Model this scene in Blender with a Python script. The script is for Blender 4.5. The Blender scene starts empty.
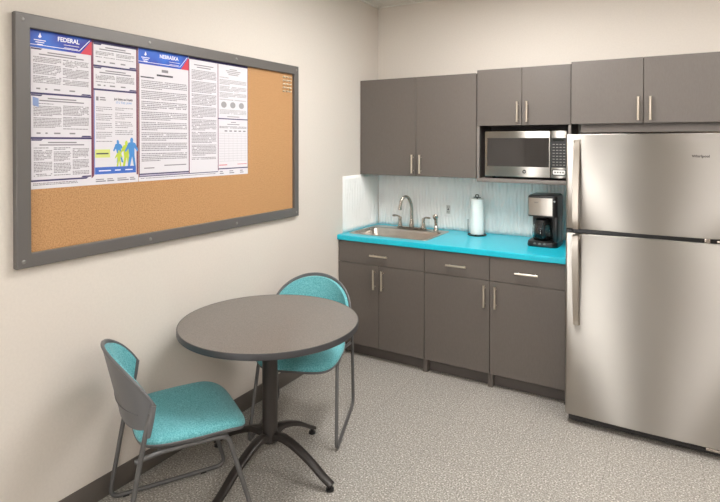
import bpy, bmesh, math, random
from mathutils import Vector, Matrix
random.seed(7)
S = bpy.context.scene
COL = S.collection
PI = math.pi

# ------------------------------------------------------------------ materials
def lin(c):
    return tuple(((x/255.0)/12.92 if x/255.0 <= .04045 else ((x/255.0+.055)/1.055)**2.4) for x in c)
MATS = {}
def mat(name, rgb, rough=.5, metal=0.0, spec=.5, **kw):
    m = bpy.data.materials.new(name); m.use_nodes = True
    b = m.node_tree.nodes['Principled BSDF']
    b.inputs['Base Color'].default_value = (*lin(rgb), 1)
    b.inputs['Roughness'].default_value = rough
    b.inputs['Metallic'].default_value = metal
    b.inputs['Specular IOR Level'].default_value = spec
    for k, v in kw.items():
        b.inputs[k].default_value = v
    MATS[name] = m
    return m
def nodes(m): return m.node_tree.nodes, m.node_tree.links, m.node_tree.nodes['Principled BSDF']
def noise_col(m, scale, a, b, detail=3, coord='Object', stretch=(1,1,1), lo=.35, hi=.65, bump=0, bdist=.001):
    N, L, P = nodes(m)
    tc = N.new('ShaderNodeTexCoord'); mp = N.new('ShaderNodeMapping'); mp.inputs['Scale'].default_value = stretch
    no = N.new('ShaderNodeTexNoise'); no.inputs['Scale'].default_value = scale; no.inputs['Detail'].default_value = detail
    cr = N.new('ShaderNodeValToRGB'); e = cr.color_ramp.elements
    e[0].position = lo; e[0].color = (*lin(a), 1); e[1].position = hi; e[1].color = (*lin(b), 1)
    L.new(tc.outputs[coord], mp.inputs[0]); L.new(mp.outputs[0], no.inputs['Vector'])
    L.new(no.outputs['Fac'], cr.inputs[0]); L.new(cr.outputs[0], P.inputs['Base Color'])
    if bump:
        bp = N.new('ShaderNodeBump'); bp.inputs['Strength'].default_value = bump; bp.inputs['Distance'].default_value = bdist
        L.new(no.outputs['Fac'], bp.inputs['Height']); L.new(bp.outputs[0], P.inputs['Normal'])
    return m

M_wall = noise_col(mat('wall_paint', (216,206,193), .75), 90, (214,206,196), (217,209,199), bump=.12)
M_ceil = noise_col(mat('ceiling_tile', (225,222,212), .9), 160, (214,211,202), (230,227,219), bump=.3)
M_grid = mat('ceiling_grid_metal', (228,226,218), .5)
M_base = mat('baseboard_rubber', (96,90,84), .5)
M_lam = noise_col(mat('cabinet_laminate', (108,101,92), .42), 220, (97,90,84), (101,94,88), stretch=(1,1,.25))
M_edge = mat('cabinet_edge_band', (126,119,113), .4)
M_in = mat('cabinet_inside', (84,77,73), .6)
M_kick = mat('toe_kick', (88,81,77), .5)
M_counter = noise_col(mat('turquoise_counter', (26,184,206), .28), 60, (24,188,210), (28,194,216))
M_splash = mat('white_wave_panel', (246,246,243), .3)
M_nickel = mat('brushed_nickel', (182,174,164), .26, 1.0)
M_pull = mat('satin_pull', (222,212,198), .34, 1.0)
M_sink = noise_col(mat('sink_steel', (190,184,176), .3, 1.0), 8, (182,176,168), (196,190,182), stretch=(1,12,1))
M_black = mat('black_plastic', (28,27,27), .3)
M_dark = mat('dark_plastic', (46,43,42), .45)
M_white = mat('white_plastic', (250,250,247), .25)
M_grey = mat('grey_mark', (120,118,114), .5)
M_tubem = mat('grey_powder_coat', (98,97,96), .38, .35)
M_shell = mat('grey_chair_plastic', (98,98,99), .45)
M_tedge = mat('table_edge_vinyl', (58,58,60), .4)
M_tbase = mat('table_base_paint', (50,45,42), .35, .2)
M_glassd = mat('dark_microwave_glass', (40,37,36), .08, 0, .8)
M_towel = noise_col(mat('paper_towel', (240,242,238), .9), 300, (236,238,234), (243,245,241), bump=.3)
M_paper = mat('glossy_paper', (222,219,224), .4)
M_ink = mat('printed_ink', (136,132,138), .6)
M_inkd = mat('printed_ink_bold', (70,68,78), .6)
M_navy = mat('navy_print', (58,52,98), .45)
M_maroon = mat('maroon_print', (120,60,84), .45)
M_red = mat('red_print', (205,52,72), .45)
M_blue = mat('blue_print', (66,108,196), .45)
M_sky = mat('light_blue_print', (74,140,205), .45)
M_lime = mat('lime_print', (190,206,70), .45)
M_lime2 = mat('pale_lime_print', (214,222,130), .45)
M_wht = mat('white_print', (238,238,244), .45)
M_lav = mat('lavender_print', (176,166,190), .45)
M_frame = mat('board_frame_grey', (106,103,100), .42, .25)
M_screw = mat('frame_screw', (140,138,134), .3, .7)
M_pin = mat('clear_pin_plastic', (226,214,190), .2)
M_pinm = mat('pin_steel', (150,140,125), .3, .8)
M_door = mat('added_door_wood', (92,70,56), .5)
M_doorf = mat('added_frame_paint', (110,102,98), .5)
# blue poster header with a brighter middle (printed gradient)
M_head = noise_col(mat('poster_header_blue', (50,70,190), .4), 5, (44,46,158), (44,104,206), lo=.4, hi=.62)

# cork
m = mat('cork', (214,164,104), .85); M_cork = m
N, L, P = nodes(m)
tc = N.new('ShaderNodeTexCoord')
n1 = N.new('ShaderNodeTexNoise'); n1.inputs['Scale'].default_value = 190; n1.inputs['Detail'].default_value = 4
cr = N.new('ShaderNodeValToRGB'); e = cr.color_ramp.elements
e[0].position = .34; e[0].color = (*lin((164,120,78)), 1); e[1].position = .6; e[1].color = (*lin((193,149,102)), 1)
L.new(tc.outputs['Object'], n1.inputs['Vector']); L.new(n1.outputs['Fac'], cr.inputs[0]); L.new(cr.outputs[0], P.inputs['Base Color'])

# fabric
def fabric(name, a, b):
    m = mat(name, a, .85, 0, .25); N, L, P = nodes(m)
    tc = N.new('ShaderNodeTexCoord')
    v = N.new('ShaderNodeTexVoronoi'); v.inputs['Scale'].default_value = 230
    n = N.new('ShaderNodeTexNoise'); n.inputs['Scale'].default_value = 190; n.inputs['Detail'].default_value = 3
    cr = N.new('ShaderNodeValToRGB'); e = cr.color_ramp.elements
    e[0].position = .36; e[0].color = (*lin(a), 1); e[1].position = .64; e[1].color = (*lin(b), 1)
    L.new(tc.outputs['Object'], n.inputs['Vector']); L.new(tc.outputs['Object'], v.inputs['Vector'])
    L.new(n.outputs['Fac'], cr.inputs[0]); L.new(cr.outputs[0], P.inputs['Base Color'])
    bp = N.new('ShaderNodeBump'); bp.inputs['Strength'].default_value = .35; bp.inputs['Distance'].default_value = .001
    L.new(v.outputs['Distance'], bp.inputs['Height']); L.new(bp.outputs[0], P.inputs['Normal'])
    P.inputs['Sheen Weight'].default_value = .15
    return m
M_teal = fabric('teal_fabric', (82,154,160), (120,190,196))

# table laminate: brown grey with a fine fleck
m = M_ttop = mat('table_laminate', (120,112,106), .33)
noise_col(m, 260, (102,96,91), (124,117,111), detail=4, lo=.38, hi=.62)

# floor: speckled vinyl tiles, 12 inch, with faint seams
m = M_floor = mat('speckled_vinyl_tile', (176,172,164), .36)
N, L, P = nodes(m)
tc = N.new('ShaderNodeTexCoord')
def ramp(pts, src, interp='LINEAR'):
    cr = N.new('ShaderNodeValToRGB'); cr.color_ramp.interpolation = interp
    e = cr.color_ramp.elements
    while len(e) < len(pts): e.new(.5)
    for i, (p_, c) in enumerate(pts):
        e[i].position = p_; e[i].color = (*lin(c), 1)
    L.new(src, cr.inputs[0]); return cr.outputs[0]
def mix(fac, a, b, mode='MIX'):
    x = N.new('ShaderNodeMix'); x.data_type = 'RGBA'; x.blend_type = mode
    if isinstance(fac, float): x.inputs[0].default_value = fac
    else: L.new(fac, x.inputs[0])
    for s, v in ((6, a), (7, b)):
        if isinstance(v, tuple): x.inputs[s].default_value = v
        else: L.new(v, x.inputs[s])
    return x.outputs[2]
nz = N.new('ShaderNodeTexNoise'); nz.inputs['Scale'].default_value = 125; nz.inputs['Detail'].default_value = 3; nz.inputs['Roughness'].default_value = .6
L.new(tc.outputs['Object'], nz.inputs['Vector'])
base = ramp([(.32, (86,80,74)), (.42, (140,135,127)), (.56, (166,161,153)), (.66, (228,224,217))], nz.outputs['Fac'])
nz2 = N.new('ShaderNodeTexNoise'); nz2.inputs['Scale'].default_value = 48; nz2.inputs['Detail'].default_value = 2
L.new(tc.outputs['Object'], nz2.inputs['Vector'])
fk = N.new('ShaderNodeValToRGB'); fk.color_ramp.elements[0].position = .60; fk.color_ramp.elements[1].position = .68
L.new(nz2.outputs['Fac'], fk.inputs[0])
base = mix(fk.outputs[0], base, (*lin((146,141,134)), 1))
br = N.new('ShaderNodeTexBrick'); br.offset = 0; br.inputs['Scale'].default_value = 1
br.inputs['Brick Width'].default_value = .42; br.inputs['Row Height'].default_value = .42; br.inputs['Mortar Size'].default_value = .0016
br.inputs['Color1'].default_value = (1,1,1,1); br.inputs['Color2'].default_value = (.97,.97,.97,1); br.inputs['Mortar'].default_value = (.75,.74,.73,1)
mp = N.new('ShaderNodeMapping'); mp.inputs['Location'].default_value = (.15,.3,0)
L.new(tc.outputs['Object'], mp.inputs[0]); L.new(mp.outputs[0], br.inputs['Vector'])
L.new(mix(1.0, base, br.outputs['Color'], 'MULTIPLY'), P.inputs['Base Color'])
rr = N.new('ShaderNodeMapRange'); rr.inputs['To Min'].default_value = .26; rr.inputs['To Max'].default_value = .46
L.new(nz.outputs['Fac'], rr.inputs[0]); L.new(rr.outputs[0], P.inputs['Roughness'])

# brushed stainless steel: horizontal grain, highlights smear vertically
def steel(name, rgb, rough, aniso=.75):
    m = mat(name, rgb, rough, 1.0); N, L, P = nodes(m)
    P.inputs['Anisotropic'].default_value = aniso
    tg = N.new('ShaderNodeTangent'); tg.direction_type = 'RADIAL'; tg.axis = 'Z'
    L.new(tg.outputs[0], P.inputs['Tangent'])
    P.inputs['Anisotropic Rotation'].default_value = 0.25
    tc = N.new('ShaderNodeTexCoord'); mp = N.new('ShaderNodeMapping'); mp.inputs['Scale'].default_value = (1.5,1.5,160)
    no = N.new('ShaderNodeTexNoise'); no.inputs['Scale'].default_value = 4; no.inputs['Detail'].default_value = 4
    L.new(tc.outputs['Object'], mp.inputs[0]); L.new(mp.outputs[0], no.inputs['Vector'])
    mr = N.new('ShaderNodeMapRange'); mr.inputs['To Min'].default_value = rough-.05; mr.inputs['To Max'].default_value = rough+.07
    L.new(no.outputs['Fac'], mr.inputs[0]); L.new(mr.outputs[0], P.inputs['Roughness'])
    return m
M_steel = steel('brushed_stainless', (178,173,166), .40, 1.0)
M_steelh = steel('handle_stainless', (176,168,158), .30, .3)
M_bright = mat('bright_silver', (222,222,220), .35, .9)
m = M_glass = mat('carafe_glass', (225,225,225), .03)
P = nodes(m)[2]; P.inputs['Transmission Weight'].default_value = 1.0; P.inputs['IOR'].default_value = 1.45

# ------------------------------------------------------------------ mesh helpers
def new_obj(name, bm, material, parent=None, smooth=False, kind=None, label=None):
    me = bpy.data.meshes.new(name)
    bmesh.ops.recalc_face_normals(bm, faces=bm.faces[:])
    bm.to_mesh(me); bm.free()
    o = bpy.data.objects.new(name, me); COL.objects.link(o)
    ml = material if isinstance(material, (list, tuple)) else [material]
    for x in ml: me.materials.append(x)
    if smooth:
        for f in me.polygons: f.use_smooth = True
        if smooth == 'auto':
            me.set_sharp_from_angle(angle=math.radians(38))
    if parent is not None: o.parent = parent
    if kind: o['kind'] = kind
    if label: o['label'] = label
    return o
def thing(name, label, cat, loc=(0,0,0), rz=0, group=None):
    o = bpy.data.objects.new(name, None); COL.objects.link(o)
    o.empty_display_size = .1
    o.location = loc; o.rotation_euler = (0,0,rz); o['label'] = label; o['category'] = cat
    if group: o['group'] = group
    return o
def tag(o, label, cat, group=None):
    o['label'] = label; o['category'] = cat
    if group: o['group'] = group
    return o
def merge(bm, t, mi=0):
    for f in t.faces: f.material_index = mi
    me = bpy.data.meshes.new('tmp'); t.to_mesh(me); t.free(); bm.from_mesh(me); bpy.data.meshes.remove(me)
def box(bm, x0, x1, y0, y1, z0, z1, bev=0, seg=2, mi=0, M=None):
    t = bmesh.new()
    vs = [t.verts.new((x,y,z)) for x in (x0,x1) for y in (y0,y1) for z in (z0,z1)]
    for q in ((0,1,3,2),(4,6,7,5),(0,4,5,1),(2,3,7,6),(0,2,6,4),(1,5,7,3)): t.faces.new([vs[i] for i in q])
    bmesh.ops.recalc_face_normals(t, faces=t.faces[:])
    if bev: bmesh.ops.bevel(t, geom=t.edges[:], offset=bev, segments=seg, affect='EDGES', profile=.5)
    if M is not None: t.transform(M)
    merge(bm, t, mi)
def bx(name, b, material, parent=None, bev=0, seg=2, **kw):
    bm = bmesh.new(); box(bm, *b, bev=bev, seg=seg)
    return new_obj(name, bm, material, parent, smooth='auto' if bev else False, **kw)
def smooth_path(pts, n=6):
    """Catmull-Rom through the points."""
    P_ = [Vector(p) for p in pts]; out = []
    for i in range(len(P_)-1):
        p0 = P_[max(i-1,0)]; p1 = P_[i]; p2 = P_[i+1]; p3 = P_[min(i+2,len(P_)-1)]
        for k in range(n):
            t = k/n
            out.append(.5*((2*p1)+(-p0+p2)*t+(2*p0-5*p1+4*p2-p3)*t*t+(-p0+3*p1-3*p2+p3)*t**3))
    out.append(P_[-1]); return out
def round_path(pts, r, n=5, closed=False):
    """Polyline with rounded corners."""
    P_ = [Vector(p) for p in pts]; out = []; m_ = len(P_)
    for i in range(m_):
        if not closed and i in (0, m_-1): out.append(P_[i]); continue
        a, b, c = P_[(i-1)%m_], P_[i], P_[(i+1)%m_]
        d1 = (a-b); d2 = (c-b); rr_ = min(r, d1.length*.45, d2.length*.45)
        s = b+d1.normalized()*rr_; e_ = b+d2.normalized()*rr_
        for k in range(n+1):
            t = k/n; out.append((1-t)**2*s+2*t*(1-t)*b+t*t*e_)
    return out
def tube(bm, pts, r, sides=10, closed=False, caps=True, sx=1.0, sy=1.0, ref=None):
    P_ = [Vector(p) for p in pts]; n = len(P_)
    rad = r if isinstance(r, (list, tuple)) else [r]*n
    tang = []
    for i in range(n):
        a = P_[(i-1)%n] if (closed or i > 0) else P_[i]; b = P_[(i+1)%n] if (closed or i < n-1) else P_[i]
        tang.append((b-a).normalized())
    up = Vector(ref) if ref else (Vector((0,0,1)) if abs(tang[0].z) < .9 else Vector((1,0,0)))
    u = (up - tang[0]*up.dot(tang[0])).normalized(); rings = []
    for i in range(n):
        if ref: u = Vector(ref)
        u = (u - tang[i]*u.dot(tang[i])).normalized(); v = tang[i].cross(u)
        rings.append([bm.verts.new(P_[i] + (u*math.cos(2*PI*k/sides)*sx + v*math.sin(2*PI*k/sides)*sy)*rad[i]) for k in range(sides)])
    for i in range(n if closed else n-1):
        A, B = rings[i], rings[(i+1)%n]
        for k in range(sides):
            bm.faces.new((A[k], A[(k+1)%sides], B[(k+1)%sides], B[k]))
    if caps and not closed:
        bm.faces.new(rings[0][::-1]); bm.faces.new(rings[-1])
def lathe(bm, prof, c=(0,0,0), n=40, cap=True):
    rings = []
    for r, z in prof:
        if r < 1e-6: rings.append([bm.verts.new((c[0], c[1], c[2]+z))])
        else: rings.append([bm.verts.new((c[0]+r*math.cos(2*PI*k/n), c[1]+r*math.sin(2*PI*k/n), c[2]+z)) for k in range(n)])
    for A, B in zip(rings, rings[1:]):
        if len(A) == 1 and len(B) == 1: continue
        for k in range(n):
            k2 = (k+1)%n
            if len(A) == 1: bm.faces.new((A[0], B[k2], B[k]))
            elif len(B) == 1: bm.faces.new((A[k], A[k2], B[0]))
            else: bm.faces.new((A[k], A[k2], B[k2], B[k]))
def cyl(bm, a, b, r, n=16): tube(bm, [a, b], r, n)
def quad(bm, pts, mi=0):
    f = bm.faces.new([bm.verts.new(p) for p in pts]); f.material_index = mi; return f
def text_mesh(name, body, size, M, material, parent, extrude=.0003, align='CENTER', sx=1.0, bold=0):
    cu = bpy.data.curves.new(name, 'FONT'); cu.body = body; cu.size = size; cu.extrude = extrude
    cu.align_x = align; cu.align_y = 'CENTER'; cu.resolution_u = 3; cu.offset = bold
    o = bpy.data.objects.new('tmp_text', cu); COL.objects.link(o)
    bpy.context.view_layer.update()
    dg = bpy.context.evaluated_depsgraph_get()
    me = bpy.data.meshes.new_from_object(o.evaluated_get(dg))
    bpy.data.objects.remove(o); bpy.data.curves.remove(cu)
    me.transform(Matrix.Diagonal((sx,1,1,1))); me.transform(M); me.materials.clear(); me.materials.append(material)
    t = bpy.data.objects.new(name, me); COL.objects.link(t); t.parent = parent
    return t

# ------------------------------------------------------------------ room shell
CZ = 2.7915; XR = 4.4; YF = -6.0
def structure(name, b, material, **kw): return bx(name, b, material, kind='structure', **kw)
structure('floor', (-.12, XR+.12, YF-.12, .12, -.1, 0), M_floor)
structure('ceiling', (-.12, XR+.12, YF-.12, .12, CZ, CZ+.1), M_ceil)
structure('wall_left', (-.12, 0, YF, .12, 0, CZ), M_wall)
structure('wall_back', (0, XR, 0, .12, 0, CZ), M_wall)
structure('wall_right', (XR, XR+.12, YF, 0, 0, CZ), M_wall)
structure('wall_front', (-.12, XR+.12, YF-.12, YF, 0, CZ), M_wall)
structure('baseboard_left', (0, .007, YF, -.645, 0, .102), M_base, bev=.002)
structure('baseboard_front', (.007, 2.6, YF, YF+.007, 0, .102), M_base)
structure('baseboard_right', (XR-.007, XR, YF, 0, 0, .102), M_base)
# suspended ceiling grid
bm = bmesh.new()
x = .362
while x < XR:
    box(bm, x-.012, x+.012, YF, 0, CZ-.006, CZ, 0); x += .6096
y = -.6096+.0
while y > YF:
    box(bm, 0, XR, y-.012, y+.012, CZ-.0055, CZ, 0); y -= .6096
box(bm, 0, .02, YF, 0, CZ-.007, CZ); box(bm, 0, XR, -.02, 0, CZ-.007, CZ)
new_obj('trim_1', bm, M_grid, kind='structure')
# unseen door added behind the camera for the refrigerator to reflect
bm = bmesh.new()
box(bm, 2.42, 2.48, YF, YF+.03, 0, 2.15); box(bm, 3.40, 3.46, YF, YF+.03, 0, 2.15); box(bm, 2.48, 3.40, YF, YF+.03, 2.09, 2.15)
new_obj('trim_2', bm, M_doorf, kind='structure')
d = structure('added_door_1', (2.48, 3.40, YF, YF+.022, .005, 2.09), M_door)
bm = bmesh.new(); cyl(bm, (2.57, YF+.022, 1.0), (2.57, YF+.075, 1.0), .011); cyl(bm, (2.57, YF+.07, 1.0), (2.69, YF+.07, 1.0), .010)
new_obj('added_door_handle', bm, M_nickel, d, True)
# dark cabinet added against that wall, out of view, as a fridge reflection
t = thing('reflection_cabinet', 'tall dark cabinet added unseen behind the viewer for the refrigerator to reflect', 'cabinet', (1.95, YF+.26, 0))
bx('body', (-.33,.33,-.25,.23,0,1.95), M_in, t)
for s_ in (-1, 1):
    dd = bx('door', (min(.002*s_,.328*s_),max(.002*s_,.328*s_),.2305,.25,.06,1.94), M_in, t, bev=.002)

# ------------------------------------------------------------------ ceiling lights (2x4 ft troffers)
def emis(name, rgb, s):
    m = bpy.data.materials.new(name); m.use_nodes = True
    b = m.node_tree.nodes['Principled BSDF']; b.inputs['Base Color'].default_value = (.9,.9,.88,1)
    b.inputs['Emission Color'].default_value = (*lin(rgb), 1); b.inputs['Emission Strength'].default_value = s
    return m
def troffer(x, y, label, w=.60, l=1.2, s=18):
    t = thing('ceiling_light', label, 'ceiling light', (x, y, CZ-.0065), 0, 'recessed ceiling lights')
    bm = bmesh.new()
    for b in ((-w/2,-w/2+.03,-l/2,l/2), (w/2-.03,w/2,-l/2,l/2), (-w/2+.03,w/2-.03,-l/2,-l/2+.03), (-w/2+.03,w/2-.03,l/2-.03,l/2)):
        box(bm, *b, -.012, 0)
    new_obj('light_frame', bm, M_grid, t)
    bx('diffuser', (-w/2+.03, w/2-.03, -l/2+.03, l/2-.03, -.009, -.001), emis('troffer_diffuser', (252,250,249), s), t)
troffer(1.35, -1.50, 'white recessed ceiling light panel nearest the kitchen counter', s=33)
troffer(2.95, -1.60, 'white recessed ceiling light panel above the far side of the refrigerator', s=18)
troffer(.98, -4.88, 'white recessed ceiling light panel by the added glowing pane', s=3)
troffer(2.85, -5.20, 'white recessed ceiling light panel by the added wooden door', s=44)

troffer(3.95, -3.05, 'white ceiling light panel added unseen along the right-hand wall to brighten the backsplash', s=9)  # extra panel added out of view as fill for the backsplash
# unseen glowing pane added behind the camera: fill light and fridge reflection
wn = structure('fill_pane_1', (.90, 1.36, YF+.001, YF+.012, .12, 2.30), emis('fill_pane_glow', (250,250,250), 11.0))
bm = bmesh.new()
box(bm, .84,.90,YF,YF+.04,.06,2.36); box(bm, 1.36,1.42,YF,YF+.04,.06,2.36); box(bm, .90,1.36,YF,YF+.04,.06,.12); box(bm, .90,1.36,YF,YF+.04,2.30,2.36)
new_obj('fill_pane_frame', bm, M_doorf, wn)

# ------------------------------------------------------------------ cabinets
def bar_pull(parent, cx, y, cz, ln, vertical, name='handle'):
    """flat-ended bar pull standing 30 mm off the door; y = door face"""
    bm = bmesh.new(); h = ln/2
    if vertical:
        cyl(bm, (cx, y-.029, cz-h), (cx, y-.029, cz+h), .0075, 12)
        for s in (-1, 1): cyl(bm, (cx, y-.029, cz+s*h*.72), (cx, y+.0005, cz+s*h*.72), .0045, 10)
    else:
        cyl(bm, (cx-h, y-.029, cz), (cx+h, y-.029, cz), .0075, 12)
        for s in (-1, 1): cyl(bm, (cx+s*h*.72, y-.029, cz), (cx+s*h*.72, y+.0005, cz), .0045, 10)
    return new_obj(name, bm, M_pull, parent, 'auto')
TH = .018
def door(parent, x0, x1, yf, z0, z1, hx=None, hz=None, ln=.145, name='door'):
    d = bx(name, (x0, x1, yf, yf+TH, z0, z1), M_lam, parent, bev=.0012, seg=1)
    if hx is not None:
        bar_pull(d, hx, yf, hz, ln, name != 'drawer')
    return d
def carcass(parent, x0, x1, yf, yb, z0, z1, back=True, shelf=None, name='body'):
    bm = bmesh.new(); y0 = yf+TH+.001
    box(bm, x0, x0+.016, y0, yb, z0, z1); box(bm, x1-.016, x1, y0, yb, z0, z1)
    box(bm, x0+.016, x1-.016, y0, yb, z0, z0+.016); box(bm, x0+.016, x1-.016, y0, yb, z1-.016, z1)
    if back: box(bm, x0+.016, x1-.016, yb-.008, yb, z0+.016, z1-.016)
    return new_obj(name, bm, M_lam, parent)

YU = -.3123; ZB = 1.3607
c = thing('wall_cabinet', 'grey two-door wall cabinet above the sink, in the room corner', 'cabinet', (0,0,0))
carcass(c, .003, .983, YU, -.002, ZB+.001, 2.127)
door(c, .004, .5025, YU, ZB, 2.128, .480, 1.455)
door(c, .5055, .9825, YU, ZB, 2.128, .5455, 1.455)

YM = -.2957; ZM = 1.7437; ZT = 2.1497; X2 = 1.6335
c = thing('microwave_cabinet', 'grey two-door wall cabinet with open niche holding the microwave', 'cabinet', (0,0,0))
bm = bmesh.new()
y0 = YM+TH+.001
box(bm, .9845, 1.0025, y0, -.002, 1.336, ZT-.001); box(bm, X2-.018, X2, y0, -.002, 1.336, ZT-.001)
box(bm, 1.0025, X2-.018, y0, -.002, ZT-.018, ZT-.001); box(bm, 1.0025, X2-.018, y0, -.002, ZM, ZM+.016)
box(bm, 1.0025, X2-.018, -.010, -.002, 1.365, ZM); 
new_obj('body', bm, M_in, c)
for xa in (.9845, X2-.018): bx('edge_band', (xa, xa+.018, YM+.002, y0, 1.336, ZM-.003), M_edge, c)
bx('shelf', (1.003, X2-.0185, YM-.004, -.0105, 1.336, 1.364), M_edge, c, bev=.002)
door(c, .9855, 1.3065, YM, ZM, ZT, 1.281, 1.838)
door(c, 1.3095, 1.632, YM, ZM, ZT, 1.3475, 1.838)

YC3 = -.3796
c = thing('wall_cabinet', 'grey two-door wall cabinet directly above the refrigerator', 'cabinet', (0,0,0))
carcass(c, X2+.014, 2.545, YC3, -.002, ZM+.012, ZT-.001)
door(c, X2+.015, 2.0665, YC3, ZM, ZT, 2.040, 1.833)
door(c, 2.0695, 2.544, YC3, ZM, ZT, 2.106, 1.833)
# filler panel closing the wall below it, behind the refrigerator
bx('filler_panel', (1.705, 2.52, -.352, -.336, 1.69, ZM-.001), M_lam, c)

YD = -.6428; ZD = .0959; ZDR = .711; ZC0 = .876
def base_cab(label, x0, x1, doors, dr_handle, left_fill=0):
    c = thing('base_cabinet', label, 'cabinet', (0,0,0))
    bm = bmesh.new(); y0 = YD+TH+.001
    box(bm, x0, x0+.016, y0, -.004, 0, ZC0-.001); box(bm, x1-.016, x1, y0, -.004, 0, ZC0-.001)
    box(bm, x0+.016, x1-.016, y0, -.004, ZD, ZD+.016); box(bm, x0+.016, x1-.016, -.012, -.004, ZD+.016, ZC0-.001)
    box(bm, x0+.016, x1-.016, y0, y0+.016, ZDR-.03, ZDR+.02)
    new_obj('body', bm, M_lam, c)
    bx('toe_kick', (x0+.0165, x1-.0165, y0+.045, y0+.06, 0.001, ZD-.001), M_kick, c)
    door(c, x0+.0015, x1-.0015, YD, ZDR+.0015, ZC0-.004, dr_handle, .785, .145, 'drawer')
    for a, b, hx in doors: door(c, a, b, YD, ZD, ZDR-.0015, hx, .609)
base_cab('grey base cabinet with two doors and one drawer front, under the sink', .004, .7205,
         [(.0055,.3555,.325), (.3585,.719,.3935)], .366)
base_cab('middle grey base cabinet, one door hinged left under one drawer', .7215, 1.1885, [(.723,1.187,1.157)], .9625)
base_cab('grey base cabinet next to the refrigerator, one door under one drawer', 1.1895, 1.672, [(1.191,1.6705,1.2305)], 1.4305)

# ------------------------------------------------------------------ counter with a cut-out for the sink
SX0, SX1, SY0, SY1 = .035, .700, -.560, -.085        # sink rim
BX0, BX1, BY0, BY1 = .062, .672, -.530, -.190        # bowl opening
YCF = -.6572; ZC = .914
bm = bmesh.new()
def ring_slab(bm, o, i, z0, z1):
    (a,b,c_,d_), (e,f,g,h) = o, i
    O = [(a,c_),(b,c_),(b,d_),(a,d_)]; I = [(e,g),(f,g),(f,h),(e,h)]
    vo = [[bm.verts.new((*p_, z)) for p_ in O] for z in (z0,z1)]; vi = [[bm.verts.new((*p_, z)) for p_ in I] for z in (z0,z1)]
    for k in range(4):
        k2 = (k+1)%4
        bm.faces.new((vo[1][k],vo[1][k2],vi[1][k2],vi[1][k])); bm.faces.new((vo[0][k],vi[0][k],vi[0][k2],vo[0][k2]))
        bm.faces.new((vo[0][k],vo[0][k2],vo[1][k2],vo[1][k])); bm.faces.new((vi[0][k],vi[1][k],vi[1][k2],vi[0][k2]))
    return vo
vo = ring_slab(bm, (.001,1.685,YCF,-.001), (BX0-.012,BX1+.012,BY0-.012,BY1+.012), ZC-.038, ZC)
es = [e_ for e_ in bm.edges if abs(e_.verts[0].co.y-YCF) < 1e-5 and abs(e_.verts[1].co.y-YCF) < 1e-5 and abs(e_.verts[0].co.z-e_.verts[1].co.z) < 1e-5]
bmesh.ops.bevel(bm, geom=es, offset=.004, segments=3, affect='EDGES')
o = new_obj('countertop', bm, M_counter, smooth='auto')
tag(o, 'bright turquoise laminate countertop running over the base cabinets', 'countertop')

# ------------------------------------------------------------------ wavy white backsplash
def wavy(name, L0, L1, z0, z1, axis, parent):
    bm = bmesh.new(); step = .003; n = int((L1-L0)/step); rows = 14; t0 = .003; grid = []
    for j in range(rows+1):
        z = z0+(z1-z0)*j/rows; r = []
        for i in range(n+1):
            s = L0+(L1-L0)*i/n
            w = .0055*math.sin(z*15+s*9)+.004*math.sin(z*27-s*21)
            d_ = t0+.0048*(.5+.5*math.sin(2*PI*(s+w)/.0265))+.0010*math.sin(2*PI*(s-w*1.5)/.061)
            r.append(bm.verts.new((s, -d_, z) if axis == 'x' else (d_, s, z)))
        grid.append(r)
    for j in range(rows):
        for i in range(n): bm.faces.new((grid[j][i], grid[j][i+1], grid[j+1][i+1], grid[j+1][i]))
    back = []
    for (s, z) in ((L0,z0),(L1,z0),(L1,z1),(L0,z1)):
        back.append(bm.verts.new((s,-.0005,z) if axis == 'x' else (.0005,s,z)))
    bm.faces.new(back)
    bm.faces.new([back[0]]+grid[0][:]+[back[1]]); bm.faces.new([back[3]]+grid[rows][:]+[back[2]])
    bm.faces.new([back[0]]+[grid[j][0] for j in range(rows+1)]+[back[3]]); bm.faces.new([back[1]]+[grid[j][n] for j in range(rows+1)]+[back[2]])
    return new_obj(name, bm, M_splash, parent, True)
t = thing('backsplash', 'white wavy-ribbed backsplash panels between countertop and wall cabinets', 'backsplash', (0,0,ZC))
a = wavy('back_panel', .008, .983, .0, ZB-.003-ZC, 'x', t); wavy('back_panel', .984, 1.69, .0, 1.3345-ZC, 'x', t)
b = wavy('side_panel', -.58, -.0085, .0, ZB-.003-ZC, 'y', t)

# ------------------------------------------------------------------ sink
t = thing('kitchen_sink', 'single-bowl stainless drop-in sink set into the turquoise countertop', 'sink', (0,0,ZC))
bm = bmesh.new()
def rr_loop(x0,x1,y0,y1,r,z,n=6):
    out = []
    for cx_,cy_,a0 in ((x1-r,y1-r,0),(x0+r,y1-r,90),(x0+r,y0+r,180),(x1-r,y0+r,270)):
        for k in range(n+1):
            a_ = math.radians(a0+90*k/n); out.append((cx_+r*math.cos(a_), cy_+r*math.sin(a_), z))
    return out
def loft(bm, loops, cap0=False, cap1=False):
    R_ = [[bm.verts.new(p_) for p_ in l] for l in loops]
    for A, B in zip(R_, R_[1:]):
        for k in range(len(A)): bm.faces.new((A[k], A[(k+1)%len(A)], B[(k+1)%len(A)], B[k]))
    if cap0: bm.faces.new(R_[0][::-1])
    if cap1: bm.faces.new(R_[-1])
    return R_
loft(bm, [rr_loop(SX0,SX1,SY0,SY1,.03,.0003), rr_loop(SX0+.002,SX1-.002,SY0+.002,SY1-.002,.03,.0045), rr_loop(SX0+.008,SX1-.008,SY0+.008,SY1-.008,.028,.0060),
          rr_loop(BX0-.006,BX1+.006,BY0-.006,BY1+.006,.05,.0035)])
new_obj('rim', bm, M_sink, t, True)
bm = bmesh.new()
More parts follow.
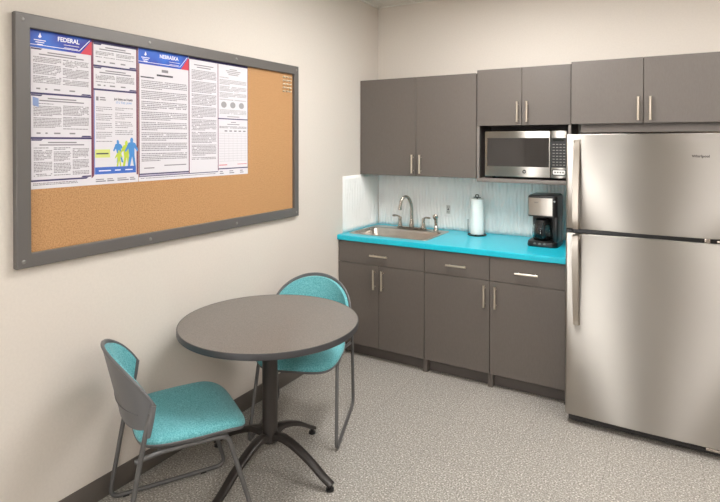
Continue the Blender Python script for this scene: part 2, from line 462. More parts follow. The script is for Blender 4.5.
loft(bm, [rr_loop(BX0-.006,BX1+.006,BY0-.006,BY1+.006,.05,.0035), rr_loop(BX0,BX1,BY0,BY1,.05,-.002), rr_loop(BX0+.006,BX1-.006,BY0+.006,BY1-.006,.055,-.02),
          rr_loop(BX0+.018,BX1-.018,BY0+.018,BY1-.018,.06,-.135), rr_loop(BX0+.04,BX1-.04,BY0+.04,BY1-.04,.06,-.158)], cap1=True)
new_obj('bowl', bm, M_sink, t, 'auto')
bm = bmesh.new(); lathe(bm, [(0,.004),(.02,.003),(.04,.004),(.046,.001),(.046,0)], (.367,-.36,-.158), 28)
new_obj('drain', bm, M_nickel, t, True)

# ------------------------------------------------------------------ faucet
FZ = ZC+.0068
t = thing('faucet', 'brushed nickel gooseneck faucet with two lever handles behind the sink', 'faucet', (.385,-.135,FZ))
bm = bmesh.new()
loft(bm, [rr_loop(-.13,.13,-.027,.027,.026,0), rr_loop(-.13,.13,-.027,.027,.026,.008), rr_loop(-.124,.124,-.021,.021,.02,.013)], cap1=True)
new_obj('base_plate', bm, M_nickel, t, 'auto')
bm = bmesh.new()
lathe(bm, [(.021,.012),(.021,.03),(.017,.06),(.0135,.085),(.0125,.09),(.0,.092)], (0,0,0), 24)
path = smooth_path([(0,0,.03),(0,0,.12),(-.001,-.004,.19),(-.012,-.026,.246),(-.028,-.062,.262),(-.044,-.094,.240),(-.050,-.108,.194),(-.052,-.111,.160)], 8)
tube(bm, path, [.0155-.0035*min(1,i/20) for i in range(len(path))], 16)
path2 = [path[-1]+Vector((0,0,.018)), path[-1]]
tube(bm, path2, .0150, 16)
new_obj('spout', bm, M_nickel, t, 'auto')
for s in (-1, 1):
    bm = bmesh.new()
    lathe(bm, [(.019,.012),(.019,.02),(.0145,.045),(.0135,.07),(.015,.078),(.011,.09),(0,.094)], (s*.104,0,0), 20)
    p_ = smooth_path([(s*.104,0,.078),(s*.118,-.004,.094),(s*.140,-.008,.098),(s*.168,-.012,.096)], 5)
    tube(bm, p_, [.009,.0085,.008,.0075,.007,.007,.0068,.0066,.0066,.0068,.007,.0073,.0076,.0078,.0078,.007], 10)
    new_obj('lever_handle', bm, M_nickel, t, 'auto')
t = thing('side_sprayer', 'brushed nickel side sprayer standing right of the faucet', 'sprayer', (.598,-.135,FZ))
bm = bmesh.new(); lathe(bm, [(.022,0),(.022,.006),(.015,.02),(.0135,.045),(.0,.046)], n=22); new_obj('holder', bm, M_nickel, t, True)
bm = bmesh.new(); lathe(bm, [(.0,.046),(.0115,.047),(.0125,.075),(.012,.09),(0,.092)], n=18)
tube(bm, smooth_path([(0,0,.08),(-.001,-.004,.098),(.002,-.016,.112),(.006,-.032,.113)], 5), [.013,.0135,.014,.0155,.017,.0185,.020,.021,.0215,.022,.022,.022,.0215,.021,.020,.019], 14)
new_obj('spray_head', bm, M_nickel, t, True)

# ------------------------------------------------------------------ outlet
t = thing('wall_outlet', 'white electrical outlet plate on the ribbed backsplash between faucet and paper towels', 'outlet', (.655,-.0075,1.080))
bx('cover_plate', (-.037,.037,-.006,.0005,-.058,.058), M_white, t, bev=.002)
bm = bmesh.new(); box(bm, -.017,.017,-.009,-.0055,-.034,.034, .002); new_obj('receptacle', bm, mat('receptacle_plastic', (205,204,198), .4), t, 'auto')
bm = bmesh.new()
for z in (-.018, .018):
    box(bm, -.0085,-.0055,-.0098,-.0088,z-.004,z+.006); box(bm, .0055,.0085,-.0098,-.0088,z-.004,z+.006)
    cyl(bm, (0,-.0098,z-.010), (0,-.0088,z-.010), .0028, 10)
box(bm, -.006,.006,-.0105,-.0088,-.005,.005)
new_obj('socket_slots', bm, M_black, t)

# ------------------------------------------------------------------ paper towels
PX, PY = .933, -.130
t = thing('paper_towel_holder', 'dark wire paper towel holder with side arm on the counter', 'paper towel holder', (PX,PY,ZC))
bm = bmesh.new()
tube(bm, [(.068*math.cos(2*PI*k/40), .068*math.sin(2*PI*k/40), .0045) for k in range(40)], .004, 8, closed=True)
tube(bm, [(-.068,0,.0045),(.068,0,.0045)], .0035, 8); tube(bm, [(0,-.068,.0045),(0,.068,.0045)], .0035, 8)
new_obj('base', bm, M_dark, t, True)
bm = bmesh.new(); cyl(bm, (0,0,.004), (0,0,.292), .0045, 10); new_obj('post', bm, M_dark, t, True)
bm = bmesh.new(); tube(bm, round_path([(-.070,.0,.004),(-.072,0,.118)], .01), .0028, 8); new_obj('side_arm', bm, M_dark, t, True)
bm = bmesh.new()
tube(bm, [(.013*math.cos(2*PI*k/20), 0, .300+.011*math.sin(2*PI*k/20)) for k in range(20)], .003, 8, closed=True)
tube(bm, [(-.028,0,.289),(.028,0,.289)], .003, 8); new_obj('finial', bm, M_dark, t, True)
bm = bmesh.new()
lathe(bm, [(.019,.012),(.048,.0105),(.0505,.013),(.0505,.277),(.048,.2795),(.019,.2785),(.019,.012)], n=48)
o = new_obj('paper_towel_roll', bm, M_towel, smooth='auto'); o.location = (PX,PY,ZC)
tag(o, 'white paper towel roll standing upright on its holder', 'paper towel roll')

# ------------------------------------------------------------------ coffee maker
CMx, CMy = 1.462, -.250
t = thing('coffee_maker', 'black drip coffee maker with silver front panel on the counter by the refrigerator', 'coffee maker', (CMx,CMy,ZC), 0)
hw = .098
bm = bmesh.new()
loft(bm, [rr_loop(-hw-.002,hw+.002,-.125,.125,.045,.0), rr_loop(-hw-.004,hw+.004,-.128,.125,.045,.012), rr_loop(-hw,hw,-.122,.12,.045,.034), rr_loop(-hw+.004,hw-.004,-.118,.118,.045,.036)], True, True)
new_obj('base', bm, M_black, t, 'auto')
bm = bmesh.new(); lathe(bm, [(0,.0385),(.058,.0385),(.060,.036)], (-.012,-.045,0), 32); new_obj('hot_plate', bm, M_dark, t, True)
bm = bmesh.new()
loft(bm, [rr_loop(-hw,hw,.025,.122,.03,.034), rr_loop(-hw,hw,.025,.122,.03,.215)], True, True)
box(bm, hw-.030, hw, -.095, .05, .034, .215, .006)
new_obj('water_tank', bm, M_black, t, 'auto')
bm = bmesh.new()
loft(bm, [rr_loop(-hw,hw,-.112,.122,.03,.205), rr_loop(-hw,hw,-.114,.124,.03,.335), rr_loop(-hw+.004,hw-.004,-.110,.12,.028,.345), rr_loop(-hw+.012,hw-.012,-.100,.112,.026,.350)], True, True)
new_obj('brew_head', bm, M_black, t, 'auto')
# silver panel wrapping the front of the head
bm = bmesh.new()
prof = [(-hw-.0008,-.075),(-hw-.0005,-.095),(-hw+.012,-.1125),(-hw+.03,-.1165),(0,-.1185),(hw-.045,-.1165),(hw-.030,-.1155)]
v0 = [bm.verts.new((x_,y_,.214)) for x_,y_ in prof]; v1 = [bm.verts.new((x_,y_,.332)) for x_,y_ in prof]
w0 = [bm.verts.new((x_*.985,y_+.004,.214)) for x_,y_ in prof]; w1 = [bm.verts.new((x_*.985,y_+.004,.332)) for x_,y_ in prof]
n = len(prof)
for k in range(n-1):
    bm.faces.new((v0[k],v0[k+1],v1[k+1],v1[k])); bm.faces.new((w0[k],w1[k],w1[k+1],w0[k+1]))
    bm.faces.new((v1[k],v1[k+1],w1[k+1],w1[k])); bm.faces.new((v0[k],w0[k],w0[k+1],v0[k+1]))
bm.faces.new((v0[0],v1[0],w1[0],w0[0])); bm.faces.new((v0[-1],w0[-1],w1[-1],v1[-1]))
fp = new_obj('front_panel', bm, steel('coffee_panel_steel', (190,184,176), .3, .4), t, 'auto')
bm = bmesh.new()
for k, z in enumerate((.304, .299)): box(bm, -.050, -.022-.004*k, -.1195, -.1165, z-.0012, z+.0012)
new_obj('panel_marks', bm, M_grey, fp)
bm = bmesh.new(); cyl(bm, (hw-.016,-.1165,.312), (hw-.016,-.108,.312), .006, 14); new_obj('button', bm, M_bright, t, True)
bm = bmesh.new()
for k in range(3): cyl(bm, (-.045+.032*k,-.1265,.022), (-.045+.032*k,-.118,.022), .0085, 14)
new_obj('control_buttons', bm, M_grey, t, 'auto')
# carafe
k_ = thing('coffee_carafe', 'glass coffee carafe with black handle and lid on the coffee maker hot plate', 'carafe', (CMx-.014, CMy-.045, ZC+.0392))
bm = bmesh.new()
lathe(bm, [(.0,.0),(.052,.0),(.060,.010),(.066,.045),(.063,.080),(.052,.108),(.046,.122),(.044,.122),(.050,.107),(.0605,.079),(.0635,.045),(.058,.012),(.050,.003),(0,.003)], n=36)
new_obj('glass_jug', bm, M_glass, k_, True)
bm = bmesh.new(); lathe(bm, [(.0,.146),(.030,.146),(.044,.138),(.049,.124),(.049,.116),(.0,.116)], n=32); new_obj('lid', bm, M_black, k_, 'auto')
bm = bmesh.new(); lathe(bm, [(.0505,.108),(.0535,.108),(.052,.117),(.049,.117)], n=32)
tube(bm, round_path([(.018,-.048,.118),(.030,-.092,.116),(.032,-.094,.035),(.024,-.062,.028)], .02), .0085, 10, sy=.7)
new_obj('handle', bm, M_black, k_, 'auto')

# ------------------------------------------------------------------ microwave
t = thing('microwave', 'stainless microwave oven with dark window inside the cabinet niche', 'microwave', (.007,0,1.3645))
mx0, mx1, my = 1.040, 1.604, -.345
yfm = -.305
bx('case', (mx0+.003,mx1-.003,yfm+.031,-.03,.012,.338), M_dark, t, bev=.003)
for xx in (mx0+.05, mx1-.05):
    for yy in (yfm+.06,-.06):
        bm = bmesh.new(); cyl(bm, (xx,yy,0), (xx,yy,.013), .012, 12); new_obj('foot', bm, M_black, t)
d = bx('door', (mx0,1.4965,yfm,yfm+.03,.016,.337), M_steel, t, bev=.004)
bx('window', (1.058,1.488,yfm-.0012,yfm+.001,.088,.290), M_glassd, d, bev=.0005, seg=1)
bm = bmesh.new()
lathe(bm, [(.0,.0),(.0135,.0),(.0135,.0015),(.0,.0015)], n=28)
bm.transform(Matrix.Translation((1.322,yfm-.0015,.054)) @ Matrix.Rotation(PI/2,4,'X') @ Matrix.Scale(-1,4,(0,0,1)))
lg = new_obj('round_logo', bm, M_dark, d)
RX = Matrix.Rotation(PI/2,4,'X')
text_mesh('logo_letters', 'GE', .013, Matrix.Translation((1.322,yfm-.0022,.054)) @ RX, M_bright, lg)
cp = bx('control_panel', (1.4995,mx1,yfm,yfm+.03,.016,.337), M_steel, t, bev=.004)
bx('keypad', (1.5015,mx1-.004,yfm-.0012,yfm+.001,.088,.290), M_black, cp)
bm = bmesh.new()
for r_ in range(8):
    for c_ in range(4): box(bm, 1.511+c_*.0225, 1.511+c_*.0225+.015, yfm-.0018, yfm-.0011, .102+r_*.020, .108+r_*.020)
new_obj('key_marks', bm, M_grey, cp)
bx('display', (1.512,mx1-.018,yfm-.0015,yfm-.0011,.267,.283), mat('display_glass', (20,26,24), .1), cp)
bm = bmesh.new()
loft(bm, [rr_loop(1.508,1.598,.034,.076,.008,0), rr_loop(1.508,1.598,.034,.076,.008,.002)], True, True)
bm.transform(Matrix(((1,0,0,0),(0,0,-1,yfm+.001),(0,1,0,0),(0,0,0,1))))
ob = new_obj('open_button', bm, M_dark, cp)
bm = bmesh.new()
loft(bm, [rr_loop(1.513,1.593,.040,.070,.006,0), rr_loop(1.513,1.593,.040,.070,.006,.003)], True, True)
bm.transform(Matrix(((1,0,0,0),(0,0,-1,yfm+.001),(0,1,0,0),(0,0,0,1))))
ib = new_obj('button_face', bm, M_bright, ob)
bm = bmesh.new()
for k in range(4): box(bm, 1.523+k*.017, 1.534+k*.017, yfm-.0026, yfm-.0019, .050, .060)
new_obj('button_marks', bm, M_grey, ib)

# ------------------------------------------------------------------ refrigerator
YR = -.8585; FX0 = 1.6964; FX1 = FX0+.835
t = thing('refrigerator', 'tall stainless top-freezer refrigerator at the end of the counter', 'refrigerator', (0,0,0))
bx('cabinet_body', (FX0+.004,FX1-.004,YR+.078,-.06,.03,1.655), mat('fridge_side_grey', (120,118,115), .45), t, bev=.004)
def fdoor(name, z0, z1):
    bm = bmesh.new(); n = 28; bow = .007; e = .012; pts = []
    # outline in plan: rounded corners and a slightly bowed face
    yb = YR+.072
    pts.append((FX0,yb)); pts.append((FX0,YR+bow+e))
    for k in range(1,5):
        a_ = k/5*PI/2; pts.append((FX0+e-e*math.cos(a_), YR+bow+e-e*math.sin(a_)))
    for k in range(n+1):
        s = -1+2*k/n; pts.append((FX0+e+(FX1-FX0-2*e)*(k/n), YR+bow*(s*s)))
    for k in range(1,5):
        a_ = k/5*PI/2; pts.append((FX1-e+e*math.sin(a_), YR+bow+e-e*math.cos(a_)))
    pts.append((FX1,YR+bow+e)); pts.append((FX1,yb))
    def loop(z, ins):
        cx_ = (FX0+FX1)/2; hw_ = (FX1-FX0)/2
        return [(cx_+(x_-cx_)*(hw_-ins)/hw_, min(y_+ins, yb), z) for x_,y_ in pts]
    loft(bm, [loop(z0,.004), loop(z0+.0015,.0012), loop(z0+.004,0), loop(z1-.004,0), loop(z1-.0015,.0012), loop(z1,.004)], True, True)
    return new_obj(name, bm, M_steel, t, 'auto')
fd = fdoor('freezer_door', 1.130, 1.6705)
rd = fdoor('refrigerator_door', .058, 1.105)
def fhandle(parent, zfar, zgap):
    """flat arched bar: rises from the face at its far end, stands proud at the gap"""
    bm = bmesh.new(); n = 18; xw = .018; loops = []
    for k in range(n+1):
        s = k/n; z = zfar+(zgap-zfar)*s
        out = .012+.050*(math.sin(min(1,s*1.15)*PI/2)**.8)
        if s > .93: out -= (s-.93)/.07*.010
        x_ = 1.758; th = .013
        loops.append([(x_-xw,YR+.004-out+th,z),(x_-xw+.003,YR-out+.004,z),(x_+xw-.003,YR-out+.004,z),(x_+xw,YR+.004-out+th,z)])
    loft(bm, loops, True, True)
    sg = 1 if zgap > zfar else -1
    box(bm, 1.758-xw+.002, 1.758+xw-.002, YR-.002-.012, YR+.008, min(zfar,zfar+sg*.03), max(zfar,zfar+sg*.03), .002)
    box(bm, 1.758-xw+.002, 1.758+xw-.002, YR-.050, YR+.008, min(zgap,zgap-sg*.028), max(zgap,zgap-sg*.028), .002)
    return new_obj('handle', bm, M_steelh, parent, 'auto')
fhandle(fd, 1.640, 1.136); fhandle(rd, .585, 1.100)
text_mesh('brand_lettering', 'Whirlpool', .0185, Matrix.Translation((2.3535,YR+.0012,1.553)) @ RX, M_dark, fd, .0012, bold=.0004)
bm = bmesh.new(); box(bm, FX0+.02,FX1-.02,YR+.030,YR+.0785,1.1052,1.1298); box(bm, FX0+.003,FX0+.035,YR+.012,YR+.05,1.108,1.127,.002)
new_obj('door_gasket', bm, M_black, t)
bm = bmesh.new(); box(bm, 2.372,2.398,YR+.02,YR+.05,1.1055,1.1295,.002); box(bm, 2.425,FX1-.004,YR+.006,YR+.055,1.111,1.1245,.002); cyl(bm,(2.49,YR+.03,1.1055),(2.49,YR+.03,1.1295),.008,12)
new_obj('center_hinge', bm, M_nickel, t, 'auto', label='silver middle hinge between the doors')
bm = bmesh.new(); box(bm, FX0+.015,FX1-.015,YR+.045,YR+.0775,.012,.0575,.003)
for k in range(3): box(bm, FX0+.06,FX1-.06,YR+.042,YR+.046,.020+k*.012,.025+k*.012)
new_obj('base_grille', bm, M_dark, t)
for xx in (FX0+.06,FX1-.06):
    for yy in (YR+.11,-.12):
        bm = bmesh.new(); cyl(bm, (xx,yy,0), (xx,yy,.032), .018, 14); new_obj('foot', bm, M_black, t)
bm = bmesh.new(); box(bm, 2.385,FX1-.01,YR+.012,YR+.05,.040,.054,.002); new_obj('bottom_hinge', bm, M_nickel, t)

# ------------------------------------------------------------------ round table
TX, TY, TR = .505, -2.048, .4425
t = thing('round_table', 'round grey-brown pedestal table with dark edge near the bulletin board', 'table', (TX,TY,0), 0)
bm = bmesh.new(); lathe(bm, [(0,.740),(TR-.004,.740),(TR-.003,.7385),(TR-.003,.712),(0,.712)], n=96); new_obj('tabletop', bm, M_ttop, t, 'auto')
bm = bmesh.new(); lathe(bm, [(TR-.0045,.7407),(TR-.001,.7400),(TR+.0005,.737),(TR+.0005,.714),(TR-.002,.7115),(TR-.02,.7115),(TR-.02,.7125)], n=96); new_obj('edge_trim', bm, M_tedge, t, 'auto')
bm = bmesh.new(); lathe(bm, [(0,.7118),(.060,.7118),(.060,.704),(.038,.698),(.038,.19),(.041,.17),(.041,.135),(.0,.13)], n=36)
box(bm, -.20,.20,-.022,.022,.7,.7116,.002); box(bm, -.022,.022,-.20,.20,.7,.7116,.002)
new_obj('column', bm, M_tbase, t, 'auto')
for k in range(4):
    a_ = k*PI/2
    bm = bmesh.new()
    prof = smooth_path([(.030,0,.165),(.085,0,.172),(.16,0,.150),(.25,0,.105),(.325,0,.055),(.372,0,.030)], 6)
    n = len(prof)
    hs = [.030-.014*(i/(n-1)) for i in range(n)]
    loops = []
    for i, p_ in enumerate(prof):
        w = .024-.004*(i/(n-1)); h = hs[i]
        tg_ = (prof[min(i+1,n-1)]-prof[max(i-1,0)]).normalized(); nn = Vector((-tg_.z,0,tg_.x))
        if nn.z < 0: nn = -nn
        L_ = []
        for u_, v_ in ((-1,-1),(1,-1),(1,.3),(.72,.85),(.25,1),(-.25,1),(-.72,.85),(-1,.3)):
            q = p_+nn*(v_*h*.5); L_.append((q.x, u_*w, q.z))
        loops.append(L_)
    loft(bm, loops, True, True)
    bm.transform(Matrix.Rotation(a_,4,'Z'))
    lg = new_obj('leg', bm, M_tbase, t, 'auto')
    bm = bmesh.new(); lathe(bm, [(0,.030),(.010,.029),(.010,.014),(.019,.012),(.020,.003),(.017,0),(0,0)], (.360,0,0), 16)
    bm.transform(Matrix.Rotation(a_,4,'Z')); new_obj('levelling_foot', bm, M_black, lg, 'auto')

# ------------------------------------------------------------------ chairs
def make_chair(label, loc, rz):
    """local: +Y is the way the sitter faces, origin on the floor"""
    t = thing('dining_chair', label, 'chair', loc, rz, 'teal chairs at the round table')
    # --- seat outline
    def seat_loop(ins, z, drop=0.0, n=64):
        out = []
        for k in range(n):
            a_ = 2*PI*k/n; c_, s_ = math.cos(a_), math.sin(a_)
            ex = 2/4.6
            x_ = math.copysign(abs(c_)**ex, c_); y_ = math.copysign(abs(s_)**ex, s_)
            w = .232-.018*max(0,-y_)
            X_ = x_*(w-ins); Y_ = .042+y_*(.222-ins)
            if y_ < 0: Y_ += .0
            zz = z-.030*max(0,(Y_-.14)/.12)**2*1.0-.010*max(0,(-Y_-.1)/.12)*0
            out.append((X_,Y_,zz))
        return out
    bm = bmesh.new()
    loft(bm, [seat_loop(.006,.432), seat_loop(-.002,.440), seat_loop(0,.452), seat_loop(.008,.462), seat_loop(.03,.469), seat_loop(.075,.471), seat_loop(.14,.468), seat_loop(.20,.466)], True, True)
    new_obj('seat_cushion', bm, M_teal, t, True)
    bm = bmesh.new()
    loft(bm, [seat_loop(.05,.412), seat_loop(.02,.414), seat_loop(.002,.424), seat_loop(-.004,.438), seat_loop(-.001,.4415), seat_loop(.012,.4405)], True, True)
    new_obj('seat_pan', bm, M_shell, t, 'auto')
    # --- shell back, wrapping round the sitter
    TH_ = math.radians(82)
    def back_pt(u, v, off=0.0):
        th = u*TH_
        ztop = .793-.185*abs(u)**2.0; zbot = .508+.018*abs(u)**1.5
        z = zbot+(ztop-zbot)*v
        k_ = (z-.50)/.30
        rx = .233+.014*k_+off; ry = .108+.010*k_+off
        lean = -.060*k_-.02*k_*k_*0
        return Vector((rx*math.sin(th), -.107-ry*math.cos(th)+lean*math.cos(th)+.022*(v-1)*math.sin(th)**2, z))
    def shell(u0, u1, v0, v1, o0, o1, nu=40, nv=12, rnd=0.0):
        bm = bmesh.new(); G = []
        for off in (o0, o1):
            g = []
            for j in range(nv+1):
                row = []
                for i in range(nu+1):
                    u = u0+(u1-u0)*i/nu; vv = v0+(v1-v0)*j/nv
                    # soften the corners of the pad / shell
                    if rnd:
                        au = abs((u-(u0+u1)/2)/((u1-u0)/2)); f_ = max(0,(au-(1-rnd))/rnd)
                        vm = (v0+v1)/2; vv = vm+(vv-vm)*math.sqrt(max(.12,1-f_**2.2*.9))
                    row.append(bm.verts.new(back_pt(u, vv, off)))
                g.append(row)
            G.append(g)
        A, B = G
        for j in range(nv):
            for i in range(nu):
                bm.faces.new((A[j][i],A[j][i+1],A[j+1][i+1],A[j+1][i])); bm.faces.new((B[j][i],B[j+1][i],B[j+1][i+1],B[j][i+1]))
        for i in range(nu):
            bm.faces.new((A[0][i],B[0][i],B[0][i+1],A[0][i+1])); bm.faces.new((A[nv][i],A[nv][i+1],B[nv][i+1],B[nv][i]))
        for j in range(nv):
            bm.faces.new((A[j][0],A[j+1][0],B[j+1][0],B[j][0])); bm.faces.new((A[j][nu],B[j][nu],B[j+1][nu],A[j+1][nu]))
        return bm
    sh = new_obj('backrest_shell', shell(-1,1,0,1,.004,.011), M_shell, t, 'auto')
    bm = bmesh.new()
    tube(bm, [back_pt(-1+2*i/40,1,.0075) for i in range(41)], .0068, 8)
    tube(bm, [back_pt(-1+2*i/40,0,.0075) for i in range(41)], .0045, 8)
    new_obj('shell_rim', bm, M_shell, sh, True)
    bm = bmesh.new()
    tube(bm, [back_pt(-.75+1.5*i/30,.33-.10*(1-(abs(-.75+1.5*i/30)/.75)**2),.0125) for i in range(31)], .0022, 6)
    new_obj('shell_crease', bm, M_shell, sh, True)
    pad = shell(-.93,.93,.05,.955,.003,-.016)
    bmesh.ops.bevel(pad, geom=[e_ for e_ in pad.edges if len(e_.link_faces) == 2 and e_.calc_face_angle(0) > 1.0], offset=.006, segments=2, affect='EDGES')
    new_obj('backrest_cushion', pad, M_teal, t, 'auto')
    # --- tube frame: one closed sled loop per side
    for s in (-1, 1):
        bm = bmesh.new()
        top = back_pt(s*.97,.62,.013)
        low = back_pt(s*.97,0,.013)
        pts = [(top.x,top.y,top.z),(low.x+s*.004,low.y-.010,low.z-.02),(s*.241,-.250,.011),(s*.241,.280,.011),(s*.222,.165,.405),(s*.214,.10,.408)]
        p_ = round_path(pts, .05, 6)
        tube(bm, p_, .0098, 12)
        # seat rail from the rear upright to the front leg
        rl = round_path([(s*.222,.165,.405),(s*.214,.10,.408),(s*.212,-.10,.408),(low.x*1.0,low.y-.045,.410)], .03, 4)
        tube(bm, rl, .0095, 10)
        new_obj('side_frame', bm, M_tubem, t, True)
        bm = bmesh.new()   # flat sleeve gripping the upright
        a0 = back_pt(s*.985,.995,.011); a1 = back_pt(s*.985,0,.012)+Vector((0,-.004,-.030))
        tube(bm, [a0, (a0+a1)*.5, a1], [.012,.0145,.0125], 12, sx=1.0, sy=.95)
        new_obj('sleeve', bm, M_shell, t, 'auto')
    bm = bmesh.new()
    tube(bm, [(-.214,.10,.4075),(.214,.10,.4075)], .0085, 8); tube(bm, [(-.212,-.10,.4075),(.212,-.10,.4075)], .0085, 8)
    new_obj('cross_bars', bm, M_tubem, t, True)
    for s in (-1, 1):
        for yy in (-.18, .17):
            bm = bmesh.new(); box(bm, s*.241-.009,s*.241+.009, yy-.014,yy+.014, 0,.010,.002)
            new_obj('glide', bm, M_black, t)
    return t
def face(fx, fy): return math.atan2(-fx, fy)
make_chair('teal upholstered chair in the foreground, turned away, at the near side of the round table', (.377,-2.520,0), face(.50,.866))
make_chair('teal upholstered chair tucked behind the round table, facing the camera', (.396,-1.605,0), face(.37,-.93))

# ------------------------------------------------------------------ bulletin board
BY0_, BY1_, BZ0, BZ1 = -3.000, -1.205, 1.124, 2.137; FW = .056; FD = .030
BY0_ = -2.998; BY1_ = -1.180
t = thing('bulletin_board', 'large framed cork bulletin board on the left wall', 'bulletin board', (0,0,0))
bx('cork_panel', (.001,.010,BY0_+.02,BY1_-.02,BZ0+.02,BZ1-.02), M_cork, t)
bm = bmesh.new()
def miter(bm, outer, inner, x0, x1):
    (a,b,c_,d_), (e,f,g,h) = outer, inner
    O = [(a,c_),(b,c_),(b,d_),(a,d_)]; I = [(e,g),(f,g),(f,h),(e,h)]
    ch = .0025
    for k in range(4):
        k2 = (k+1)%4
        t_ = bmesh.new()
        pr = []
        for kk in (k,k2):
            (oy,oz),(iy,iz) = O[kk], I[kk]
            pr.append([t_.verts.new((x0,oy,oz)), t_.verts.new((x1-ch,oy,oz)), t_.verts.new((x1,oy+(iy-oy)*.05,oz+(iz-oz)*.05)), t_.verts.new((x1,iy-(iy-oy)*.05,iz-(iz-oz)*.05)), t_.verts.new((x1-ch,iy,iz)), t_.verts.new((x0,iy,iz))])
        for j in range(6): t_.faces.new((pr[0][j],pr[0][(j+1)%6],pr[1][(j+1)%6],pr[1][j]))
        t_.faces.new(pr[0]); t_.faces.new(pr[1][::-1])
        bmesh.ops.recalc_face_normals(t_, faces=t_.faces[:])
        merge(bm, t_)
miter(bm, (BY0_,BY1_,BZ0,BZ1), (BY0_+FW,BY1_-.046,BZ0+FW,BZ1-FW), .0105, FD)
box(bm, .001,.0105,BY0_+.001,BY0_+.0195,BZ0+.001,BZ1-.001); box(bm, .001,.0105,BY1_-.0195,BY1_-.001,BZ0+.001,BZ1-.001)
box(bm, .001,.0105,BY0_+.0195,BY1_-.0195,BZ0+.001,BZ0+.0195); box(bm, .001,.0105,BY0_+.0195,BY1_-.0195,BZ1-.0195,BZ1-.001)
fr = new_obj('frame', bm, M_frame, t)
for yy in (BY0_+.026, (BY0_+BY1_)/2-.29, (BY0_+BY1_)/2+.31, BY1_-.026):
    for zz in (BZ0+.026, BZ1-.026):
        bm = bmesh.new(); lathe(bm, [(0,.0022),(.006,.0018),(.0085,0)], n=16)
        bm.transform(Matrix.Translation((FD,yy,zz)) @ Matrix.Rotation(PI/2,4,'Y'))
        new_obj('screw', bm, M_screw, fr, True)

# ------------------------------------------------------------------ posters (flat printed sheets pinned on the cork)
XP = .0102
def yz_M(x, y, z): # text plane facing +X: text right = +Y, up = +Z
    return Matrix(((0,0,1,x),(1,0,0,y),(0,1,0,z),(0,0,0,1)))
def sheet(name, y0, y1, z0, z1, x, th, material, parent):
    return bx(name, (x, x+th, y0, y1, z0, z1), material, parent)
def flat(bm, pts, x, mi=0): quad(bm, [(x,a,b) for a,b in pts], mi)
def text_block(bm, y0, y1, z0, z1, x, lh=.0062, para=7, ind=0.0, fill=.54, dens=.97):
    """lines of body text as runs of short words"""
    z = z1; k = random.randrange(para)
    while z-lh > z0:
        k += 1
        if k % para == 0: z -= lh*.8
        ln = (y1-y0) if k % para != para-1 else (y1-y0)*random.uniform(.3,.85)
        yy = y0+ind
        while yy < y0+ln-.004:
            w = random.choice((.004,.006,.008,.008,.011,.014))
            e_ = min(yy+w, y0+ln)
            if random.random() < dens: flat(bm, [(yy,z-lh*fill),(e_,z-lh*fill),(e_,z),(yy,z)], x)
            yy = e_+.0019
        z -= lh
def notice(parent, y0, y1, z0, z1, cols=2, title=True, footer=True, tabs=True, lh=.0062, para=7, name='notice_panel'):
    p_ = sheet(name, y0, y1, z0, z1, XP+.0006, .0003, M_paper, parent)
    bm = bmesh.new(); x = XP+.0010; top = z1-.010
    if title:
        c_ = (y0+y1)/2; w = (y1-y0)*.30
        flat(bm, [(c_-w*.8,top-.006),(c_+w*.8,top-.006),(c_+w*.8,top-.001),(c_-w*.8,top-.001)], x)
        flat(bm, [(c_-w*1.25,top-.016),(c_+w*1.25,top-.016),(c_+w*1.25,top-.011),(c_-w*1.25,top-.011)], x)
        top -= .024
    bot = z0+(.030 if footer else .010)
    cw = (y1-y0-.012)/cols
    for k in range(cols):
        text_block(bm, y0+.006+k*cw+.003, y0+.006+(k+1)*cw-.004, bot, top, x, lh, para)
    if footer:
        for k, f_ in enumerate((.08,.22,.36,.62)):
            w = (.018,.010,.030,.028)[k]*.9; yy = y0+(y1-y0)*f_
            flat(bm, [(yy,z0+.012),(yy+w,z0+.012),(yy+w,z0+.018),(yy,z0+.018)], x)
    new_obj('printed_text', bm, M_ink, p_)
    if tabs:
        bm = bmesh.new()
        w = (y1-y0)*.18
        flat(bm, [(y0,z1-.006),(y0+w*.85,z1-.006),(y0+w,z1),(y0,z1)], x)
        flat(bm, [(y1-w,z0),(y1,z0),(y1,z0+.006),(y1-w*.85,z0+.006)], x)
        new_obj('corner_tabs', bm, M_navy, p_)
    return p_
